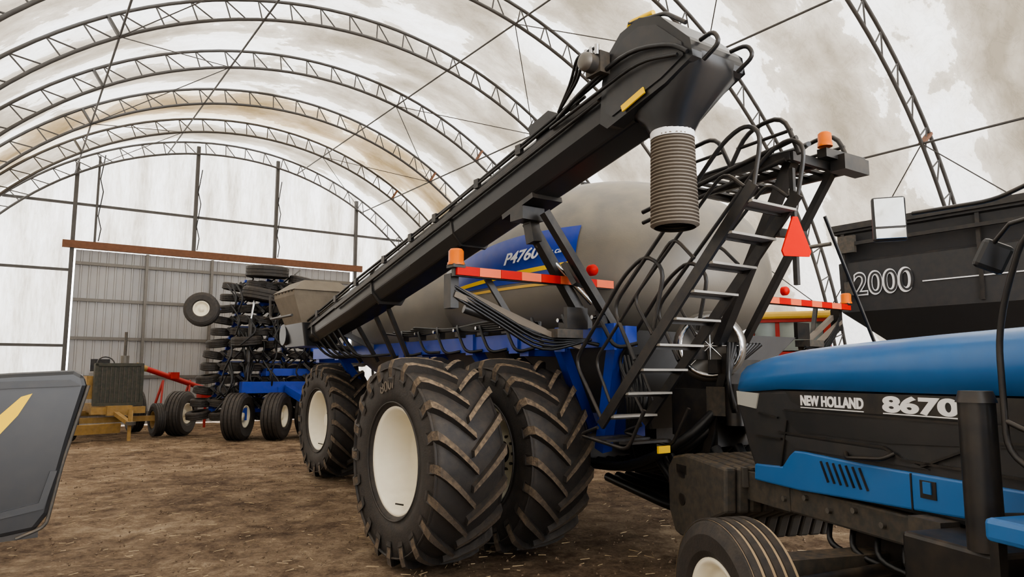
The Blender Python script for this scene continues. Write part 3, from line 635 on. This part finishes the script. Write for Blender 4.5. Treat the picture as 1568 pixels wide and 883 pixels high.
b.cyl('air_intake_elbow',(-.75,-2.12,1.1),(-.45,-2.2,1.1),.055,BLACK,n=18)
b.box('step_side_blue',(-.86,-2.52,1.15),(.3,.35,.09),TBLUE); b.box('step',(-.9,-2.5,.75),(.35,.4,.04),ALU); b.beam('step_hanger',(-.95,-2.35,1.1),(-.95,-2.35,.5),.04,.04,BLACK)
b.bev['step_side_blue']=.02
# cab
cb=-2.95
for x,y in((-.72,cb),(.72,cb),(-.8,cb-1.5),(.8,cb-1.5)): b.beam('cab_post',(x,y,1.2),(x*.97,y-.05,2.85),.08,.09,BLACK)
b.box('cab_roof',(0,cb-.75,2.93),(1.75,1.85,.2),TBLUE); b.bev['cab_roof']=.06
b.box('cab_body',(0,cb-.75,1.25),(1.4,1.5,.6),BLACK)
b.box('cab_window',(0,cb-.01,2.2),(1.36,.012,1.2),GLS); b.box('cab_window',(-.765,cb-.78,2.2),(.012,1.4,1.2),GLS); b.box('cab_window',(.765,cb-.78,2.2),(.012,1.4,1.2),GLS)
for s_ in(-1,1):
    ag_tyre(b,'rear_tyre_'+('left' if s_<0 else 'right'),(s_*1.15,-4.1,.95),R=.95,W=.5,rr=.5,out=s_)
    b.extr('rear_fender',[(-3.05,1.3),(-3.3,1.8),(-3.8,2.02),(-4.5,2.0),(-4.95,1.7),(-4.9,1.66),(-4.45,1.94),(-3.85,1.96),(-3.38,1.74),(-3.12,1.28)],s_*.85,s_*1.4,TBLUE)
b.cyl('rear_axle',(-1.1,-4.1,.95),(1.1,-4.1,.95),.13,BLACK); b.box('transmission',(0,-3.6,.95),(.6,1.9,.6),BLACK)
b.tube('grab_rail',[(-.74,-2.88,2.5),(-.78,-2.42,2.3),(-.76,-2.3,2.05),(-.75,-2.25,1.88),(-.75,-2.25,1.42),(-.74,-2.4,1.33)],.013,BLACK,8,fil=.08)
b.tube('grab_rail',[(-.75,-2.25,1.55),(-.72,-2.35,1.5),(-.72,-2.6,1.5)],.012,BLACK,8,fil=.05)
b.tube('mirror_arm',[(-.74,-2.9,2.62),(-.76,-2.42,2.50),(-.78,-2.3,2.47),(-.80,-1.9,2.50)],.010,BLACK,8,fil=.08)
b.box('mirror_head',(-.845,-1.80,2.49),(.15,.035,.22),SATIN,rot=(0,0,-.6)); b.bev['mirror_head']=.012
b.box('mirror_glass',(-.857,-1.818,2.49),(.13,.02,.20),MIR,rot=(-.1,0,-.6)); b.box('mirror_split',(-.865,-1.828,2.445),(.13,.022,.006),SATIN,rot=(0,0,-.6))
b.box('side_mirror_small',(-.745,-2.25,2.24),(.13,.04,.13),SATIN,rot=(.2,.4,-.4)); b.bev['side_mirror_small']=.02
b.tube('mirror_arm',[(-.76,-2.85,2.4),(-.76,-2.35,2.36),(-.755,-2.25,2.28)],.010,BLACK,8)
b.done()

# ------------------------------------------------------------ GRAIN CART
b=B('grain_cart')
def rb(x0,x1,y0,y1,z): return [(x0,y0,z),(x1,y0,z),(x1,y1,z),(x0,y1,z)]
b.loft('hopper',[rb(9.95,12.85,-1.6,5.85,3.86),rb(9.95,12.85,-1.6,5.85,3.78),rb(10.0,12.8,-1.5,5.8,3.76),rb(10.06,12.74,-1.4,5.75,3.38),rb(10.0,12.8,-1.5,5.8,3.34),rb(10.0,12.8,-1.5,5.78,2.62),rb(11.0,11.8,.6,4.3,1.3)],DARK,False)
b.text('capacity_text','2000',(9.985,5.58,2.86),SIDE,.46,WHT,bold=.014,w=.84)
b.text('capacity_text_inner','2000',(9.98,5.575,2.862),SIDE,.455,DARK,bold=-.007,w=.82,ext=.008)
b.beam('side_stripe',(9.99,4.62,2.97),(9.99,-1.0,2.97),.01,.015,WHT)
for y in(5.7,3.9,2.0,0): b.beam('side_rib',(9.98,y,2.66),(9.98,y,3.8),.03,.05,BLACK,up=(0,1,0))
b.beam('top_rail',(9.93,-1.6,3.86),(9.93,5.85,3.86),.06,.09,BLACK); b.beam('tarp_tube',(9.9,-1.5,3.6),(9.9,5.6,3.6),.05,.05,BLACK)
b.cyl('crank',(9.9,5.85,3.65),(9.9,6.5,3.65),.03,STEEL); b.box('hinge_plate',(9.9,5.6,3.6),(.06,.25,.25),MGREY); b.box('hinge_plate',(9.9,5.6,2.95),(.05,.12,.2),MGREY)
b.beam('frame',(10.6,-1,1.2),(10.6,5,1.2),.15,.2,BLACK); b.beam('frame',(12.2,-1,1.2),(12.2,5,1.2),.15,.2,BLACK); b.beam('tongue',(10.6,5,1.2),(11.4,6.6,.8),.14,.18,BLACK); b.beam('tongue',(12.2,5,1.2),(11.4,6.6,.8),.14,.18,BLACK)
for x in(10.4,12.4): b.beam('leg',(x,5.3,2.7),(x,4.6,1.2),.1,.1,BLACK)
for x,o in((10.1,-1),(12.7,1)): ag_tyre(b,'wheel'+str(o+1),(x,2.2,.9),R=.9,W=.6,rr=.42,out=o,nl=18)
b.cyl('axle',(10,2.2,.9),(12.8,2.2,.9),.1,BLACK)
b.done()

# ------------------------------------------------------------ RED TRACTOR
b=B('red_tractor',(13.05,8.75,0),math.radians(35))
b.box('cab_lower',(0,0,1.7),(1.5,1.5,.9),REDP); b.box('cab_roof',(0,0,2.86),(1.65,1.7,.15),YROOF); b.bev['cab_roof']=.05
b.box('roof_band',(0,0,2.76),(1.55,1.6,.07),REDP)
for x in(-.70,.70):
    for y in(-.70,.70): b.beam('cab_post',(x,y,2.0),(x,y,2.76),.13,.13,REDP)
for y in(-.69,.69): b.box('cab_window',(0,y,2.45),(1.25,.02,.56),GLS)
for x in(-.69,.69): b.box('cab_window',(x,0,2.45),(.02,1.25,.56),GLS); b.beam('window_divider',(x*1.03,.2,2.1),(x*1.03,.2,2.76),.06,.08,REDP)
b.box('engine_hood',(0,1.8,1.95),(1.0,2.2,.85),REDP); b.bev['engine_hood']=.06; b.box('chassis',(0,1.0,1.1),(.7,3.9,.5),BLACK); b.cyl('exhaust_stack',(.3,1.5,2.3),(.3,1.5,3.0),.05,BLACK)
for x,o in((-1.1,-1),(1.1,1)):
    ag_tyre(b,'tyre_rear'+str(o+1),(x,-.4,.85),R=.85,W=.5,rr=.42,out=o,nl=16); ag_tyre(b,'tyre_front'+str(o+1),(x,2.4,.7),R=.7,W=.4,rr=.35,out=o,nl=16)
b.done()

# ------------------------------------------------------------ SEEDER DRILL (folded)
b=B('folded_air_drill')
def flat(c,R=.27,W=.17,tilt=0,rim=None): small_tyre(b,'gauge_wheel',c,R,W,ax=(math.sin(tilt),-.08,math.cos(tilt)),ribs=3,rim=rim,n=20)
for ci,(x0,y0,lean) in enumerate(((4.3,21.0,.22),(4.75,20.4,.22),(5.3,20.3,.16),(5.85,20.2,.1),(6.6,20.0,.02),(7.2,20.4,-.05))):
    b.beam('wing_mast',(x0+.35,y0+.3,.7),(x0+.35+lean*3.8,y0+.3,4.4),.14,.14,BLUE,up=(0,1,0))
    for k in range(12):
        z=.6+k*.325; x=x0+lean*(z-.7)
        if ci>3 and z>4.0: continue
        flat((x,y0+.1*((k*7+ci)%3),z),R=.28+.05*((k*5+ci)%3==0),W=.21,tilt=.14*((k%3)-1))
        b.beam('opener_arm',(x,y0,z),(x+.35,y0+.3,z+.14),.05,.07,BLACK)
        b.beam('opener_shank',(x+.3,y0+.1,z+.1),(x+.55,y0-.25,z+.02),.035,.09,BLACK)
        b.beam('opener_shank',(x+.1,y0-.2,z+.1),(x+.3,y0-.3,z-.12),.03,.07,BLACK)
        b.tube('seed_hose',[(x+.4,y0+.2,z+.1),(x+.5,y0-.2,z+.25),(x+.2,y0-.3,z+.3),(x+.5,y0+.1,z+.5)],.022,BHOSE,6,fil=.12)
        b.cyl('opener_disc',(x+.5,y0-.3,z-.03),(x+.5,y0-.28,z+.0),.16,MGREY,n=16)
        if k%3==0: b.box('blue_bracket',(x+.35,y0-.05,z+.1),(.24,.2,.12),BLUE)
    for z in(1.0,2.0,3.0,4.2): b.beam('wing_cross_tube',(x0+.35+lean*(z-.7),y0+.2,z),(x0+1.2+lean*(z-.7),y0+.0,z),.12,.12,BLUE)
flat((5.75,20.2,4.55),R=.58,W=.34); flat((5.6,19.95,3.85),R=.58,W=.34,tilt=.15); flat((5.2,20.0,2.6),R=.4,W=.25,tilt=-.1); flat((6.7,20.0,4.3),R=.4,W=.25,tilt=.2)
b.beam('caster_fork',(4.6,20.5,3.5),(4.0,20.6,3.3),.1,.12,BLUE)
small_tyre(b,'caster_wheel',(4.1,20.35,3.42),.45,.3,ax=(-.35,-.93,.1),rim=RIM,ribs=4,n=32,rr=.2)
b.box('centre_frame',(6.0,19.6,1.35),(2.0,.3,.3),BLUE); b.box('centre_frame',(6.4,20.0,1.75),(1.4,.4,.2),BLUE); b.beam('centre_frame',(6.2,19.4,1.3),(6.2,17.6,1.0),.2,.2,BLUE)
b.beam('axle_leg',(5.1,19.6,1.35),(5.1,19.6,.5),.14,.14,BLUE,up=(0,1,0)); b.beam('axle_leg',(6.0,19.5,1.35),(6.0,19.5,.5),.14,.14,BLUE,up=(0,1,0))
for x,y in((4.95,19.55),(5.85,19.2),(4.0,22.0),(6.9,19.7)):
    small_tyre(b,'transport_wheel',(x,y,.6),.62,.50,ax=(.80,-.6,0),rim=RIM,ribs=4,rr=.28,n=40)
b.cyl('fold_cylinder',(5.2,19.8,1.5),(5.3,20.0,3.2),.06,BLACK); b.cyl('fold_cylinder_rod',(5.3,20,3.2),(5.4,20,3.9),.03,CHROME)
for i in range(80):
    x=random.uniform(4.6,7.8); z=random.uniform(1.2,4.2); y=random.uniform(19.6,20.4)
    b.tube('hose_bundle',[(x,y,z),(x+random.uniform(-.3,.3),y-.3,z-.4),(x+random.uniform(-.3,.3),y-.1,z-.8)],.024,BHOSE,6,fil=.2)
for i in range(7):
    x=7.2+.55*i
    flat((x,18.9,2.05),R=.42,W=.22,tilt=.1); b.beam('rear_wing_arm',(x,18.9,2.1),(x,19.4,2.4),.08,.08,BLUE); b.beam('rear_wing_shank',(x+.2,19.2,2.4),(x+.2,19.0,1.3),.05,.08,BLACK); flat((x+.1,19.2,2.9),R=.3,W=.18,tilt=-.1)
    b.beam('rear_wing_arm',(x,19.3,2.4),(x,19.3,3.4),.1,.1,BLUE if i%2 else BLACK)
b.beam('rear_wing_tube',(6.8,19.4,2.4),(11,19.4,2.4),.16,.16,BLUE); b.beam('rear_wing_tube',(6.8,19.4,3.3),(11,19.4,3.3),.12,.12,BLACK)
for x in(7.4,10.4): b.beam('rear_wing_leg',(x,19.4,2.4),(x,19.4,.5),.14,.14,BLUE,up=(0,1,0)); small_tyre(b,'transport_wheel',(x+.3,19.4,.58),.6,.42,ax=(1,0,0),rim=RIM,ribs=4,rr=.3,n=32)
b.done()

# ------------------------------------------------------------ OLD YELLOW TRACTOR
b=B('vintage_yellow_tractor',(2.3,22.3,0),math.radians(8))
b.box('radiator_core',(0,-.6,1.42),(1.02,.14,.98),RAD); 
for x in(-.55,.55): b.beam('radiator_frame',(x,-.62,.9),(x,-.62,1.97),.08,.16,RAD)
for z in(.91,1.95): b.beam('radiator_frame',(-.58,-.62,z),(.58,-.62,z),.16,.08,RAD)
for i in range(9): b.box('radiator_bar',(-.42+i*.105,-.68,1.42),(.02,.02,.92),MGREY)
b.box('engine_cover',(0,.2,1.4),(.75,1.5,.75),MGREY); b.bev['engine_cover']=.04
b.cyl('muffler',(.25,-.1,1.8),(.25,-.1,2.2),.11,STEEL); b.cyl('stack',(.25,-.1,2.2),(.25,-.1,2.85),.04,MGREY)
b.box('side_tank',(-.6,-.1,1.35),(.22,.7,.6),YELP); b.box('front_frame',(0,-.7,.75),(1.3,.2,.18),YELP); b.box('frame_rail',(0,.4,.75),(.6,2.6,.25),YELP)
b.beam('drawbar',(-.1,-.8,.7),(0.05,-1.7,.45),.12,.1,YELP); b.beam('drawbar',(.3,-.8,.7),(0.05,-1.7,.45),.1,.1,YELP); b.beam('drawbar_jack',(.05,-1.65,.8),(.05,-1.65,.02),.07,.07,YELP); b.cyl('drawbar_ring',(.05,-1.75,.42),(.05,-1.75,.5),.12,MGREY)
b.beam('axle',(-1.05,-.5,.5),(1.05,-.5,.5),.14,.14,YELP); b.beam('axle',(-.9,1.4,.6),(.9,1.4,.6),.14,.14,YELP)
for x in(-1.05,1.05):
    small_tyre(b,'front_tyre',(x,-.5,.45),.45,.28,rim=YELP,ribs=4,n=32); small_tyre(b,'rear_tyre',(x*.95,1.4,.62),.62,.35,rim=YELP,ribs=4,n=32)
b.box('blade',(-.6,-.95,.3),(1.3,.06,.25),YELP,rot=(.2,0,.15)); b.beam('seat_post',(0,1.2,1.0),(0,1.2,1.6),.08,.08,BLACK); b.box('seat',(0,1.2,1.65),(.5,.45,.1),BLACK); b.box('seat',(0,1.42,1.9),(.5,.08,.45),BLACK)
b.tube('steering_wheel',[(.22*math.cos(t*PI/8),.75+.1*math.sin(t*PI/8),1.98+.2*math.sin(t*PI/8)) for t in range(17)],.018,BLACK,6); b.cyl('steering_column',(0,.5,1.6),(0,.75,1.98),.025,BLACK)
b.done()
b=B('portable_grain_auger',(4.35,24.2,0),math.radians(10))
b.cyl('auger_tube',(-1.0,0,1.85),(.7,0,1.25),.08,REDP); b.cyl('auger_tube_tip',(-1.3,0,1.95),(-1.0,0,1.85),.09,YELP); b.box('auger_motor',(-.2,0,1.65),(.25,.25,.2),REDP)
for x in(-.5,.3):
    b.beam('auger_leg',(x,.0,1.5),(x-.2,-.4,.3),.05,.05,REDP); b.beam('auger_leg',(x,0,1.5),(x-.2,.4,.3),.05,.05,REDP)
b.beam('auger_axle',(-.4,-.5,.35),(-.4,.5,.35),.06,.06,REDP)
for y in(-.5,.5): small_tyre(b,'auger_tyre',(-.4,y,.33),.33,.18,ax=(0,1,0),rim=YELP,ribs=3)
b.box('auger_boot',(.8,0,1.1),(.4,.4,.3),REDP); b.beam('auger_leg',(.8,0,1.0),(.8,0,.02),.06,.06,REDP)
b.done()

# ------------------------------------------------------------ COMBINE HEADER (left)
b=B('combine_header')
prof=[(.44,1.66),(.42,1.73),(.36,1.765),(.0,1.745),(-1.6,1.6),(-1.9,1.2),(-1.9,.62),(-.1,.68),(.2,.72),(.27,.82),(.36,1.3)]
fn=lambda a,c,t:(a,t,c)
b.extr('end_shield',prof,5.72,6.0,SATIN,fn=fn); b.bev['end_shield']=.03
b.extr('shield_crease',[(.40,1.66),(.34,1.70),(.0,1.69),(-1.6,1.55),(-1.6,1.5),(.0,1.645),(.33,1.655)],5.69,5.73,DARK,fn=fn)
b.extr('shield_lower_rib',[(.30,1.1),(.24,.86),(-.1,.8),(-1.6,.74),(-1.6,.78),(-.1,.84),(.21,.9),(.26,1.1)],5.70,5.73,DARK,fn=fn)
b.extr('yellow_stripe',[(.13,1.61),(.07,1.59),(-.05,1.46),(-.4,1.0),(-.4,.86),(-.09,1.27),(.06,1.47)],5.705,5.73,YEL,fn=fn)
b.beam('skid_bar',(-1.9,5.8,.64),(.22,5.8,.70),.12,.05,BLACK); b.tube('edge_tube',[(.45,5.74,1.66),(.33,5.74,1.15),(.26,5.74,.74),(.1,5.74,.68)],.012,MGREY,8,fil=.05)
b.cyl('auger',(-1.6,6.05,1.1),(-1.6,9.5,1.1),.22,MGREY); b.box('back_sheet',(-1.95,7.8,1.2),(.06,3.8,1.2),SATIN); b.box('floor_pan',(-1.2,7.8,.66),(1.5,3.8,.05),MGREY)
for y in(6.3,9.3): b.beam('stand',(-1.7,y,.65),(-1.7,y,.0),.1,.1,BLACK); b.beam('stand',(-.6,y,.65),(-.6,y,0),.1,.1,BLACK)
b.done()

# ------------------------------------------------------------ light
w=bpy.data.worlds.new('sky'); bpy.context.scene.world=w; w.use_nodes=True
bg=w.node_tree.nodes['Background']; bg.inputs[0].default_value=(.95,.97,1,1); bg.inputs[1].default_value=8.0
su=bpy.data.lights.new('sun','SUN'); su.energy=4.0; su.angle=.5; su.color=(1,.97,.92)
so=bpy.data.objects.new('sun',su); so.rotation_euler=(math.radians(40),math.radians(-15),0); bpy.context.collection.objects.link(so)
# ------------------------------------------------------------ camera
cd=bpy.data.cameras.new('camera'); cam=bpy.data.objects.new('camera',cd); bpy.context.collection.objects.link(cam)
cd.sensor_width=36; cd.lens=36*1090/1568; cam.location=(0,0,1.75); cam.rotation_euler=(math.radians(90+6.7),0,math.radians(-35)); cd.clip_end=200
bpy.context.scene.camera=cam
try:
    bpy.context.scene.view_settings.view_transform='AgX'; bpy.context.scene.view_settings.look='AgX - Medium High Contrast'
except Exception as ex: print(ex)
